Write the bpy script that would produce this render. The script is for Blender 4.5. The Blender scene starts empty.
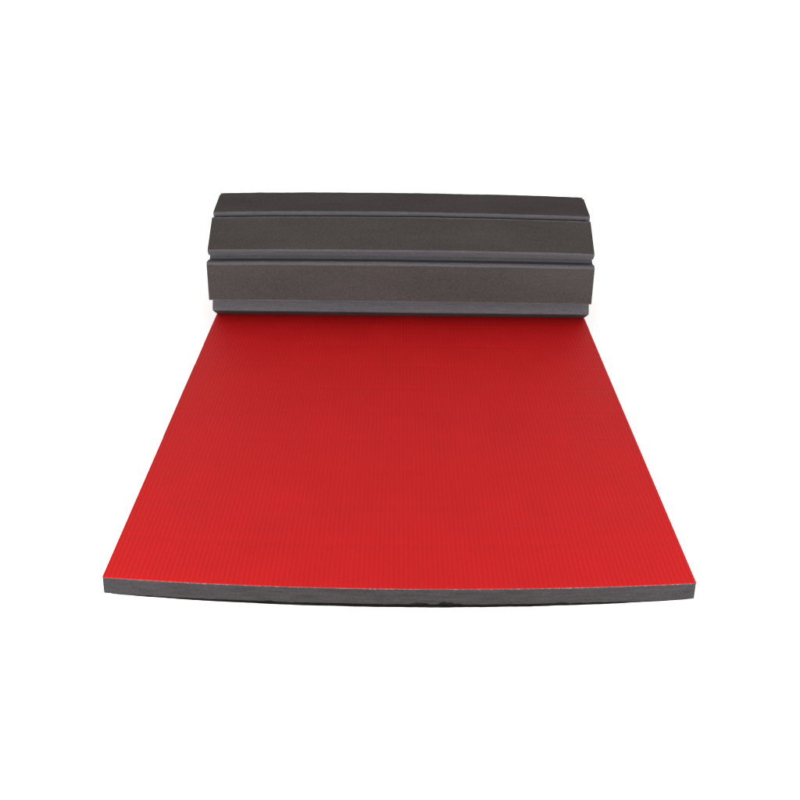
import bpy, bmesh, math, random
from mathutils import Vector, noise

random.seed(7)
scene = bpy.context.scene
C = scene.collection

# ------------------------------------------------------------------ measures (metres)
HALF_W = 0.753          # half the width of the mat
FOAM = 0.0535           # foam thickness
CLOTH = 0.0016         # white backing cloth
SKIN = 0.0022          # red vinyl sheet
MAT_TOP = 0.062        # height of the red surface above the floor
PITCH = 0.1608         # one foam panel between two cuts
FRONT = 1.612          # distance of the front edge from the camera foot
Z0 = MAT_TOP - SKIN - CLOTH     # the line where foam meets cloth, flat part
CAM_H = 1.5 + MAT_TOP


# ------------------------------------------------------------------ node helpers
class NT:
    def __init__(self, name):
        self.mat = bpy.data.materials.new(name)
        self.mat.use_nodes = True
        self.t = self.mat.node_tree
        self.b = next(n for n in self.t.nodes if n.type == 'BSDF_PRINCIPLED')

    def node(self, kind, **kw):
        n = self.t.nodes.new(kind)
        for k, v in kw.items():
            setattr(n, k, v)
        return n

    def plug(self, sock, val):
        if isinstance(val, bpy.types.NodeSocket):
            self.t.links.new(val, sock)
        else:
            sock.default_value = val

    def math(self, op, a, b=0.0, c=None, clamp=False):
        n = self.node('ShaderNodeMath', operation=op, use_clamp=clamp)
        self.plug(n.inputs[0], a)
        self.plug(n.inputs[1], b)
        if c is not None:
            self.plug(n.inputs[2], c)
        return n.outputs[0]

    def noise(self, vec, scale, detail=3.0, rough=0.5):
        n = self.node('ShaderNodeTexNoise')
        self.plug(n.inputs['Vector'], vec)
        n.inputs['Scale'].default_value = scale
        n.inputs['Detail'].default_value = detail
        n.inputs['Roughness'].default_value = rough
        return n.outputs['Fac']

    def ramp(self, fac, stops):
        n = self.node('ShaderNodeValToRGB')
        e = n.color_ramp.elements
        while len(e) < len(stops):
            e.new(0.5)
        for k, (p, c) in enumerate(stops):
            e[k].position = p
            e[k].color = (c[0], c[1], c[2], 1.0)
        self.plug(n.inputs['Fac'], fac)
        return n.outputs['Color']

    def bump(self, height, dist, strength=1.0, normal=None):
        n = self.node('ShaderNodeBump')
        n.inputs['Strength'].default_value = strength
        n.inputs['Distance'].default_value = dist
        self.plug(n.inputs['Height'], height)
        if normal is not None:
            self.plug(n.inputs['Normal'], normal)
        return n.outputs['Normal']

    def scaled(self, vec, s):
        n = self.node('ShaderNodeMapping')
        self.plug(n.inputs['Vector'], vec)
        n.inputs['Scale'].default_value = s
        return n.outputs['Vector']


def mat_red():
    m = NT('red_ribbed_vinyl')
    tc = m.node('ShaderNodeTexCoord')
    sep = m.node('ShaderNodeSeparateXYZ')
    m.plug(sep.inputs[0], tc.outputs['UV'])
    u, v = sep.outputs[0], sep.outputs[1]
    # lengthwise ribs, about 100 across, a little wandering
    wander = m.noise(m.scaled(tc.outputs['UV'], (20.0, 2.5, 1)), 1.0, 2)
    uu = m.math('ADD', u, m.math('MULTIPLY', m.math('SUBTRACT', wander, 0.5), 0.007))
    ribs = m.math('SINE', m.math('MULTIPLY', uu, 2 * math.pi / 0.0126))
    ribs01 = m.math('MULTIPLY_ADD', ribs, 0.5, 0.5)
    # woven straw look: every rib is broken into short dashes, neighbours staggered
    column = m.math('FLOOR', m.math('DIVIDE', uu, 0.0126))
    stag = m.math('FRACT', m.math('MULTIPLY', column, 0.5))
    row = m.math('ADD', m.math('DIVIDE', v, 0.022), stag)
    dash = m.math('SINE', m.math('MULTIPLY', row, 2 * math.pi))
    dash01 = m.math('MULTIPLY_ADD', dash, 0.5, 0.5)
    dash01 = m.math('POWER', dash01, 0.45)
    weave = m.math('MULTIPLY', ribs01, m.math('MULTIPLY_ADD', dash01, 0.30, 0.70))
    fine = m.noise(m.scaled(tc.outputs['UV'], (330, 150, 1)), 1.0, 3, 0.6)
    # the cuts in the foam below telegraph through as very shallow cross dips
    ph = m.math('FRACT', m.math('ADD', m.math('DIVIDE', v, PITCH), 0.5))
    hinge = m.math('ABSOLUTE', m.math('SUBTRACT', ph, 0.5))
    hinge = m.math('MINIMUM', m.math('MULTIPLY', hinge, 9.0), 1.0)
    hinge = m.math('SMOOTH_MIN', hinge, 1.0, 0.4)
    swell = m.noise(m.scaled(tc.outputs['UV'], (2.2, 5.0, 1)), 1.0, 2)
    n1 = m.bump(m.math('MULTIPLY', hinge, m.noise(m.scaled(tc.outputs['UV'], (3, 4, 1)), 1.0, 2)), 0.0012, 1.0)
    n2 = m.bump(swell, 0.003, 1.0, n1)
    patch = m.noise(m.scaled(tc.outputs['UV'], (11, 6, 1)), 1.0, 3)
    weave2 = m.math('MULTIPLY', weave, m.math('MULTIPLY_ADD', patch, 1.5, 0.1))
    n3 = m.bump(weave2, 0.00070, 1.0, n2)
    n4 = m.bump(fine, 0.0007, 1.0, n3)
    m.plug(m.b.inputs['Normal'], n4)
    tint = m.math('ADD', m.math('MULTIPLY', weave, 0.22), m.math('MULTIPLY', fine, 0.42))
    blot = m.noise(m.scaled(tc.outputs['UV'], (7, 5, 1)), 1.0, 4, 0.6)
    tint = m.math('ADD', tint, m.math('MULTIPLY', blot, 0.42), clamp=True)
    col = m.ramp(tint, [(0.25, (0.246, 0.0026, 0.0032)), (0.80, (0.318, 0.0046, 0.0054))])
    m.plug(m.b.inputs['Base Color'], col)
    rough = m.math('MULTIPLY_ADD', blot, 0.14, 0.56)
    m.plug(m.b.inputs['Roughness'], rough)
    m.b.inputs['Specular IOR Level'].default_value = 0.10
    return m.mat


def mat_cloth():
    m = NT('white_backing_cloth')
    tc = m.node('ShaderNodeTexCoord')
    a = m.noise(m.scaled(tc.outputs['Object'], (190, 30, 30)), 1.0, 2, 0.6)
    b = m.noise(m.scaled(tc.outputs['Object'], (6, 3, 3)), 1.0, 2)
    f = m.math('ADD', m.math('MULTIPLY', a, 0.85), m.math('MULTIPLY', b, 0.18))
    col = m.ramp(f, [(0.50, (0.030, 0.026, 0.028)), (0.56, (0.10, 0.05, 0.05)), (0.70, (0.17, 0.12, 0.115))])
    m.plug(m.b.inputs['Base Color'], col)
    m.b.inputs['Roughness'].default_value = 0.9
    return m.mat


def mat_foam_skin():
    m = NT('foam_outer_skin')
    tc = m.node('ShaderNodeTexCoord')
    g = m.noise(tc.outputs['Object'], 190, 3, 0.75)
    s = m.noise(m.scaled(tc.outputs['Object'], (3, 9, 9)), 1.0, 4, 0.55)
    st = m.noise(m.scaled(tc.outputs['Object'], (1.2, 60, 60)), 1.0, 3, 0.5)
    f = m.math('ADD', m.math('MULTIPLY', g, 0.70), m.math('ADD', m.math('MULTIPLY', s, 0.24), m.math('MULTIPLY', st, 0.06)))
    col = m.ramp(f, [(0.34, (0.0215, 0.0177, 0.0170)), (0.66, (0.0425, 0.0358, 0.0344))])
    m.plug(m.b.inputs['Base Color'], col)
    n1 = m.bump(s, 0.004, 0.7)
    n2 = m.bump(g, 0.0014, 0.8, n1)
    m.plug(m.b.inputs['Normal'], n2)
    m.b.inputs['Roughness'].default_value = 0.8
    m.b.inputs['Specular IOR Level'].default_value = 0.05
    return m.mat


def mat_foam_cut(name, dark, light, run=24, layers=170, share=0.45):
    m = NT(name)
    tc = m.node('ShaderNodeTexCoord')
    g = m.noise(m.scaled(tc.outputs['Object'], (200, 240, 240)), 1.0, 3, 0.65)
    st = m.noise(m.scaled(tc.outputs['Object'], (run, layers, layers)), 1.0, 3, 0.6)
    f = m.math('ADD', m.math('MULTIPLY', g, 1 - share), m.math('MULTIPLY', st, share))
    col = m.ramp(f, [(0.32, dark), (0.68, light)])
    m.plug(m.b.inputs['Base Color'], col)
    n1 = m.bump(g, 0.0016, 0.9)
    n2 = m.bump(st, 0.0012, 0.8, n1)
    m.plug(m.b.inputs['Normal'], n2)
    m.b.inputs['Roughness'].default_value = 0.9
    m.b.inputs['Specular IOR Level'].default_value = 0.15
    return m.mat


def mat_floor():
    m = NT('white_studio_floor')
    tc = m.node('ShaderNodeTexCoord')
    g = m.noise(tc.outputs['Object'], 3.0, 4)
    col = m.ramp(g, [(0.3, (0.93, 0.93, 0.93)), (0.7, (0.945, 0.945, 0.945))])
    m.plug(m.b.inputs['Base Color'], col)
    m.b.inputs['Roughness'].default_value = 0.85
    m.b.inputs['Specular IOR Level'].default_value = 0.1
    return m.mat


RED, CLOTH_M, SKIN_M, CUT_M, FLOOR_M = mat_red(), mat_cloth(), mat_foam_skin(), mat_foam_cut('foam_cut_face', (0.038, 0.0350, 0.0385), (0.066, 0.0615, 0.0672), 16, 150, 0.35), mat_floor()
END_M = mat_foam_cut('foam_sawn_end', (0.0110, 0.0096, 0.0102), (0.0290, 0.0255, 0.0268), 12, 150, 0.5)


# ------------------------------------------------------------------ the section of the mat (y away from camera, z up from red surface)
def v2(y, z):
    return Vector((y, z))


def right(d):               # the foam side of a travel direction
    return v2(d.y, -d.x)


def quad(a, b):
    d = (b - a).normalized()
    n = right(d)
    return [a, b, b + n * FOAM, a + n * FOAM]


def overlap(p, q, eps=0.0015):
    for poly in (p, q):
        for i in range(len(poly)):
            e = poly[(i + 1) % len(poly)] - poly[i]
            ax = v2(-e.y, e.x).normalized()
            pa = [ax.dot(w) for w in p]
            qa = [ax.dot(w) for w in q]
            if min(pa) > max(qa) - eps or min(qa) > max(pa) - eps:
                return False
    return True


DIP = 0.040
flat_end = 3.543
nodes = [v2(FRONT, 0.0)]
k = int((flat_end - FRONT) / PITCH)
for i in range(k, -1, -1):
    y = flat_end - PITCH * i
    if y - FRONT > 0.03:
        nodes.append(v2(y, 0.0))
nodes.append(v2(3.702, 0.011))
nodes.append(v2(3.697, 0.171))
nodes.append(v2(3.603, 0.302))
nodes.append(v2(3.455, 0.362))
nodes.append(v2(3.294, 0.338))
nodes.append(v2(3.148, 0.249))
nodes.append(v2(3.123, 0.098))
a27 = math.radians(34)
nodes.append(nodes[-1] + v2(math.cos(a27), -math.sin(a27)) * PITCH)
n_flat = next(i for i, p in enumerate(nodes) if abs(p.x - flat_end) < 1e-6)
blocks = [quad(nodes[i], nodes[i + 1]) for i in range(n_flat, len(nodes) - 1)]
blocks.append([v2(2.9, -DIP - 0.008), v2(2.9, -0.2), v2(flat_end - 0.06, -0.2), v2(flat_end - 0.06, -DIP - 0.008)])
blocks.append([v2(flat_end - 0.06, -DIP), v2(flat_end - 0.06, -0.2), v2(flat_end, -0.2), v2(flat_end, -0.012)])
d = (nodes[-1] - nodes[-2]).normalized()
panel_len = PITCH * 0.5
total_turn = 0.0
while total_turn < math.radians(1000) and len(nodes) < n_flat + 30:
    found = None
    for step in range(0, 130):
        ang = math.radians(step)
        nd = v2(d.x * math.cos(ang) - d.y * math.sin(ang), d.x * math.sin(ang) + d.y * math.cos(ang))
        q = quad(nodes[-1], nodes[-1] + nd * panel_len)
        if not any(overlap(q, b) for b in blocks):
            found = (nd, ang, q)
            break
    if not found:
        break
    nd, ang, q = found
    total_turn += ang
    nodes.append(nodes[-1] + nd * panel_len)
    blocks.append(q)
    d = nd
print('panels', len(nodes) - 1, 'flat', n_flat, 'last', nodes[-1])


def smooth(a, b, t):
    t = min(1.0, max(0.0, (t - a) / (b - a)))
    return t * t * (3 - 2 * t)


def dip(y, z):
    """the foam under the roll is pressed down by its weight"""
    return DIP * smooth(3.165, 3.245, y) * (1 - smooth(3.44, 3.53, y))


def shape(x, y, z, flat):
    """section point (z from the red surface) -> world point, with the bow of the front edge and the crown of the roll"""
    q = 1 - (x / HALF_W) ** 2
    if flat:
        f = 1 - smooth(FRONT, FRONT + 0.9, y)
        y -= 0.031 * q * f
        x *= 1 + 0.0055 * smooth(0.0, FOAM, -z) * f
        zz = z - dip(y, z) * max(0.0, min(1.0, (z + FOAM) / FOAM)) if z > -FOAM else z
    else:
        zz = z + 0.011 * q * smooth(0.05, 0.4, z)
        y -= 0.004 * q * smooth(0.0, 0.2, z)
    return Vector((x, y, zz + Z0))


def link(name, bm, mats, parent=None, smooth_angle=None):
    me = bpy.data.meshes.new(name)
    bmesh.ops.recalc_face_normals(bm, faces=bm.faces)
    bm.to_mesh(me)
    bm.free()
    for mm in mats:
        me.materials.append(mm)
    o = bpy.data.objects.new(name, me)
    C.objects.link(o)
    if parent:
        o.parent = parent
    return o


mat_root = bpy.data.objects.new('exercise_mat', None)
C.objects.link(mat_root)
mat_root['label'] = 'thick red ribbed floor mat with grey foam underside, its far end rolled up'
mat_root['category'] = 'mat'


# ------------------------------------------------------------------ foam panels
def sheath(section, kinds, nx, flat, xl, xr, name, edge=None):
    """extrude a closed yz section along x; kinds[i] is the material of the face between point i and i+1"""
    bm = bmesh.new()
    rings = []
    for j in range(nx + 1):
        x = xl + (xr - xl) * j / nx
        ring = []
        for i, p in enumerate(section):
            y, z = p.x, p.y
            if edge:
                y, z = edge(i, x, y, z)
            ring.append(bm.verts.new(shape(x, y, z, flat)))
        rings.append(ring)
    m = len(section)
    for j in range(nx):
        for i in range(m):
            f = bm.faces.new((rings[j][i], rings[j][(i + 1) % m], rings[j + 1][(i + 1) % m], rings[j + 1][i]))
            f.material_index = kinds[i]
    for ring in (rings[0], rings[-1]):
        f = bm.faces.new(ring)
        f.material_index = 1
    return link(name, bm, [SKIN_M, CUT_M, END_M], mat_root)


def panel_section(a, b, lip=0.0115, sub=1, kerf=0.0):
    d = (b - a).normalized()
    n = right(d)
    L = (b - a).length
    pts, kinds = [], []
    for s in range(sub):                       # face against the cloth
        pts.append(a + d * L * s / sub)
        kinds.append(1)
    o2, o1 = b + n * FOAM, a + n * FOAM
    if kerf:                                   # the cut is wider near its root
        pts.append(b); kinds.append(1)
        pts.append(b + n * FOAM * 0.09); kinds.append(1)
        pts.append(b - d * kerf + n * FOAM * 0.10); kinds.append(1)
        pts.append(b - d * kerf + n * FOAM * 0.42); kinds.append(1)
        pts.append(b + n * FOAM * 0.48); kinds.append(1)
    else:
        pts.append(b); kinds.append(1)         # cut side at b
    pts.append(o2 - n * 0.006); kinds.append(1)
    pts.append(o2 - n * 0.0018 - d * 0.0015); kinds.append(1)
    pts.append(o2 - d * 0.0055); kinds.append(0)
    pts.append(o1 + d * lip); kinds.append(1)
    pts.append(o1 - n * 0.0022 + d * lip * 0.37); kinds.append(1)
    pts.append(o1 - n * 0.009); kinds.append(1)  # cut side at a
    return pts, kinds


def front_edge():
    """first panel: its front face is the sawn end seen in the photo, with a ragged, slightly lifted lower edge"""
    a, b = nodes[0], nodes[1]
    pts = [v2(a.x, 0), v2(b.x, 0), v2(b.x, -FOAM), v2(a.x + 0.045, -FOAM), v2(a.x + 0.040, -FOAM), v2(a.x + 0.002, -FOAM),
           v2(a.x, -FOAM + 0.0035), v2(a.x, -FOAM * 0.55), v2(a.x, -FOAM * 0.12)]
    kinds = [1, 1, 0, 1, 0, 0, 2, 2, 2]

    def edge(i, x, y, z):
        q = max(0.0, 1 - (x / (HALF_W + 0.01)) ** 2)
        lift = 0.0010 * q ** 0.8 + 0.0012 * noise.noise(Vector((x * 9, 3.1, 0))) + 0.0007 * noise.noise(Vector((x * 60, 1.7, 0)))
        bite = 0.0
        for c, w, h in ((0.050, 0.026, 0.0060), (0.118, 0.022, 0.0085), (0.148, 0.010, 0.0045), (-0.33, 0.014, 0.003), (0.41, 0.02, 0.0022)):
            bite = max(bite, h * max(0.0, 1 - abs((x - c) / w) ** 3))
        bite *= 1 + 0.35 * noise.noise(Vector((x * 130, 9.2, 0)))
        if i in (4, 5, 6):
            z += max(0.0, lift + bite * (1.0 if i != 4 else 0.7))
            if i in (5, 6):
                y += 0.0012 * noise.noise(Vector((x * 45, i, 2.0)))
        if i in (0, 7, 8):
            y += 0.0010 * noise.noise(Vector((x * 30, i * 3.0, 5.0))) + 0.0005 * noise.noise(Vector((x * 140, i * 3.0, 5.0)))
        # the two sawn corners lean in a little towards the floor
        return y, z
    return sheath(pts, kinds, 420, True, -HALF_W, HALF_W, 'foam_panel', edge)


front_edge()


def shade_strip():
    """added near-black strip: the shade below the front foam edge, put in as colour"""
    m = NT('painted_shade')
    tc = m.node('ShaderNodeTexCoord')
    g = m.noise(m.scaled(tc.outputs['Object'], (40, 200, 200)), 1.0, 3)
    m.plug(m.b.inputs['Base Color'], m.ramp(g, [(0.3, (0.004, 0.0035, 0.0035)), (0.7, (0.012, 0.010, 0.0095))]))  # near-black colour stands in for the shade under the foam
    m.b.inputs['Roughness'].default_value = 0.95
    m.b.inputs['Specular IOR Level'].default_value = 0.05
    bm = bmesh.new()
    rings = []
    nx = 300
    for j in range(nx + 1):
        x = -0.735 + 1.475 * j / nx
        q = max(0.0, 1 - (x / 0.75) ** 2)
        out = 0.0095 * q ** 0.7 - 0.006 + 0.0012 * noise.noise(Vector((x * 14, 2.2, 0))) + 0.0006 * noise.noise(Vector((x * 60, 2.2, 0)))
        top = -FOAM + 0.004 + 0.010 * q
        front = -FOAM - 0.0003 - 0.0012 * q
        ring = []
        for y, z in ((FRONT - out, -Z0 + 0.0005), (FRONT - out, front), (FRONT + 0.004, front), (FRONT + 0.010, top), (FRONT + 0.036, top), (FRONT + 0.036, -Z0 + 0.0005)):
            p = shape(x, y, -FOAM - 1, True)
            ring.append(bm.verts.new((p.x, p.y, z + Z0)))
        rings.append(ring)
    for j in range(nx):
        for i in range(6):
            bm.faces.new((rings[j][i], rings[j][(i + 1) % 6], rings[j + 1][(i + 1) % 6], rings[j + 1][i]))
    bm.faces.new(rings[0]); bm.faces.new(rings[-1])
    link('front_shade_strip', bm, [m.mat], mat_root)


shade_strip()
for i in range(1, len(nodes) - 1):
    flat = i < n_flat
    pts, kinds = panel_section(nodes[i], nodes[i + 1], sub=14 if flat else 1, lip=0.0115 if n_flat + 4 < i < n_flat + 8 else 0.004, kerf=0.0 if flat else 0.011 if i < n_flat + 8 else 0.004)
    j1, j2 = random.uniform(-0.003, 0.003), random.uniform(-0.003, 0.003)
    first_outer = len(pts) - 6

    def wear(q, x, y, z, i=i, first_outer=first_outer):
        if q < first_outer:
            return y, z
        a_ = 0.0011 * noise.noise(Vector((x * 5, q * 2.3, i * 7.0))) + 0.0008 * noise.noise(Vector((x * 38, q * 2.3, i * 7.0)))
        b_ = 0.0011 * noise.noise(Vector((x * 5, q * 2.3, i * 7.0 + 50))) + 0.0008 * noise.noise(Vector((x * 38, q * 2.3, i * 7.0 + 50)))
        return y + a_, z + b_
    sheath(pts, kinds, 24 if flat else 160, flat, -HALF_W + j1, HALF_W + j2, 'foam_panel', None if flat else wear)


# ------------------------------------------------------------------ cloth and red sheet
def sheet(name, lo, hi, material, hw, front_off=0.0):
    """a continuous sheet that follows the whole section, between the offsets lo and hi on its inner side"""
    # fine points along the polyline
    line = []
    for i in range(len(nodes) - 1):
        a, b = nodes[i], nodes[i + 1]
        n = 14 if i < n_flat else 6
        for s in range(n):
            line.append((a.lerp(b, s / n), i, i < n_flat))
    line.append((nodes[-1], len(nodes) - 2, False))

    def normal_at(k):
        i = line[k][1]
        d1 = (nodes[i + 1] - nodes[i]).normalized()
        on_node = (line[k][0] - nodes[i]).length < 1e-9 and i > 0
        if k == len(line) - 1 or not on_node:
            return -right(d1)
        d0 = (nodes[i] - nodes[i - 1]).normalized()
        m_ = (-right(d0) - right(d1)).normalized()
        return m_ / max(0.5, m_.dot(-right(d1)))
    arc = [0.0]
    for k in range(1, len(line)):
        arc.append(arc[-1] + (line[k][0] - line[k - 1][0]).length)
    nx = 60
    bm = bmesh.new()
    uvl = bm.loops.layers.uv.new('UVMap')
    grid = {}
    for j in range(nx + 1):
        x = -hw + 2 * hw * j / nx
        for k in range(len(line)):
            p, i, flat = line[k]
            nn = normal_at(k)
            for w, off in ((0, lo), (1, hi)):
                q = p + nn * off
                if k == 0:
                    q = q + v2(front_off + 0.0006 * noise.noise(Vector((x * 60, off * 900, 0))), 0)
                grid[j, k, w] = bm.verts.new(shape(x, q.x, q.y, flat))
    K = len(line) - 1

    def face(keys):
        f = bm.faces.new([grid[q] for q in keys])
        for l, q in zip(f.loops, keys):
            l[uvl].uv = (-hw + 2 * hw * q[0] / nx, arc[q[1]] - (PITCH - (nodes[1].x - nodes[0].x)) * -1)
        f.smooth = True
        return f
    for j in range(nx):
        for k in range(K):
            face([(j, k, 1), (j + 1, k, 1), (j + 1, k + 1, 1), (j, k + 1, 1)])
            face([(j, k, 0), (j, k + 1, 0), (j + 1, k + 1, 0), (j + 1, k, 0)])
        for k in (0, K):
            face([(j, k, 0), (j + 1, k, 0), (j + 1, k, 1), (j, k, 1)]).smooth = False
    for k in range(K):
        for j in (0, nx):
            face([(j, k, 0), (j, k + 1, 0), (j, k + 1, 1), (j, k, 1)]).smooth = False
    for e in bm.edges:
        if len(e.link_faces) == 2 and e.link_faces[0].smooth != e.link_faces[1].smooth:
            e.smooth = False
    o = link(name, bm, [material], mat_root)
    return o


sheet('backing_cloth', 0.0002, CLOTH, CLOTH_M, HALF_W - 0.0006, -0.0008)
top = sheet('top_sheet', CLOTH, CLOTH + SKIN, RED, HALF_W, 0.0)

mat_root.rotation_euler = (0, 0, math.radians(0.34))
mat_root.location = (0.0135, 0, 0)

# ------------------------------------------------------------------ floor
bm = bmesh.new()
S = 60
vs = [bm.verts.new((x, y, 0)) for x, y in ((-S, -S), (S, -S), (S, S), (-S, S))]
bm.faces.new(vs)
fl = link('floor', bm, [FLOOR_M])
fl['kind'] = 'structure'

# ------------------------------------------------------------------ light: a white studio and two softboxes beside the camera
w = bpy.data.worlds.new('World')
scene.world = w
w.use_nodes = True
bg = w.node_tree.nodes['Background']
bg.inputs['Color'].default_value = (1.0, 0.995, 0.985, 1)
bg.inputs['Strength'].default_value = 1.30


def softbox(name, loc, aim, size, power, color=(1, 1, 1)):
    l = bpy.data.lights.new(name, 'AREA')
    l.shape = 'RECTANGLE'
    l.size, l.size_y = size
    l.energy = power
    l.color = color
    o = bpy.data.objects.new(name, l)
    C.objects.link(o)
    o.location = loc
    o.rotation_euler = (Vector(aim) - Vector(loc)).to_track_quat('-Z', 'Y').to_euler()
    return o


softbox('softbox_light', (-1.85, 0.25, 0.72), (-0.45, 2.4, 0.15), (0.9, 0.66), 104)
softbox('softbox_light', (1.85, 0.25, 0.72), (0.5, 2.4, 0.15), (0.9, 0.66), 101)

# ------------------------------------------------------------------ camera
cam = bpy.data.cameras.new('camera')
co = bpy.data.objects.new('camera', cam)
C.objects.link(co)
cam.sensor_width = 36
cam.lens = 36 * 850 / 800
cam.clip_end = 500
pitch = math.radians(31.0)
co.location = (0.0, 0.0, CAM_H)
from mathutils import Matrix
rot = Matrix.Rotation(math.radians(90) - pitch, 4, 'X') @ Matrix.Rotation(math.radians(0.80), 4, 'Z')
co.rotation_euler = rot.to_euler()
cam.shift_x = -0.001
scene.camera = co

vs_ = scene.view_settings
vs_.view_transform = 'Standard'
vs_.look = 'None'
vs_.exposure = 0.0
vs_.gamma = 1.0
scene.cycles.max_bounces = 8
scene.cycles.use_denoising = True
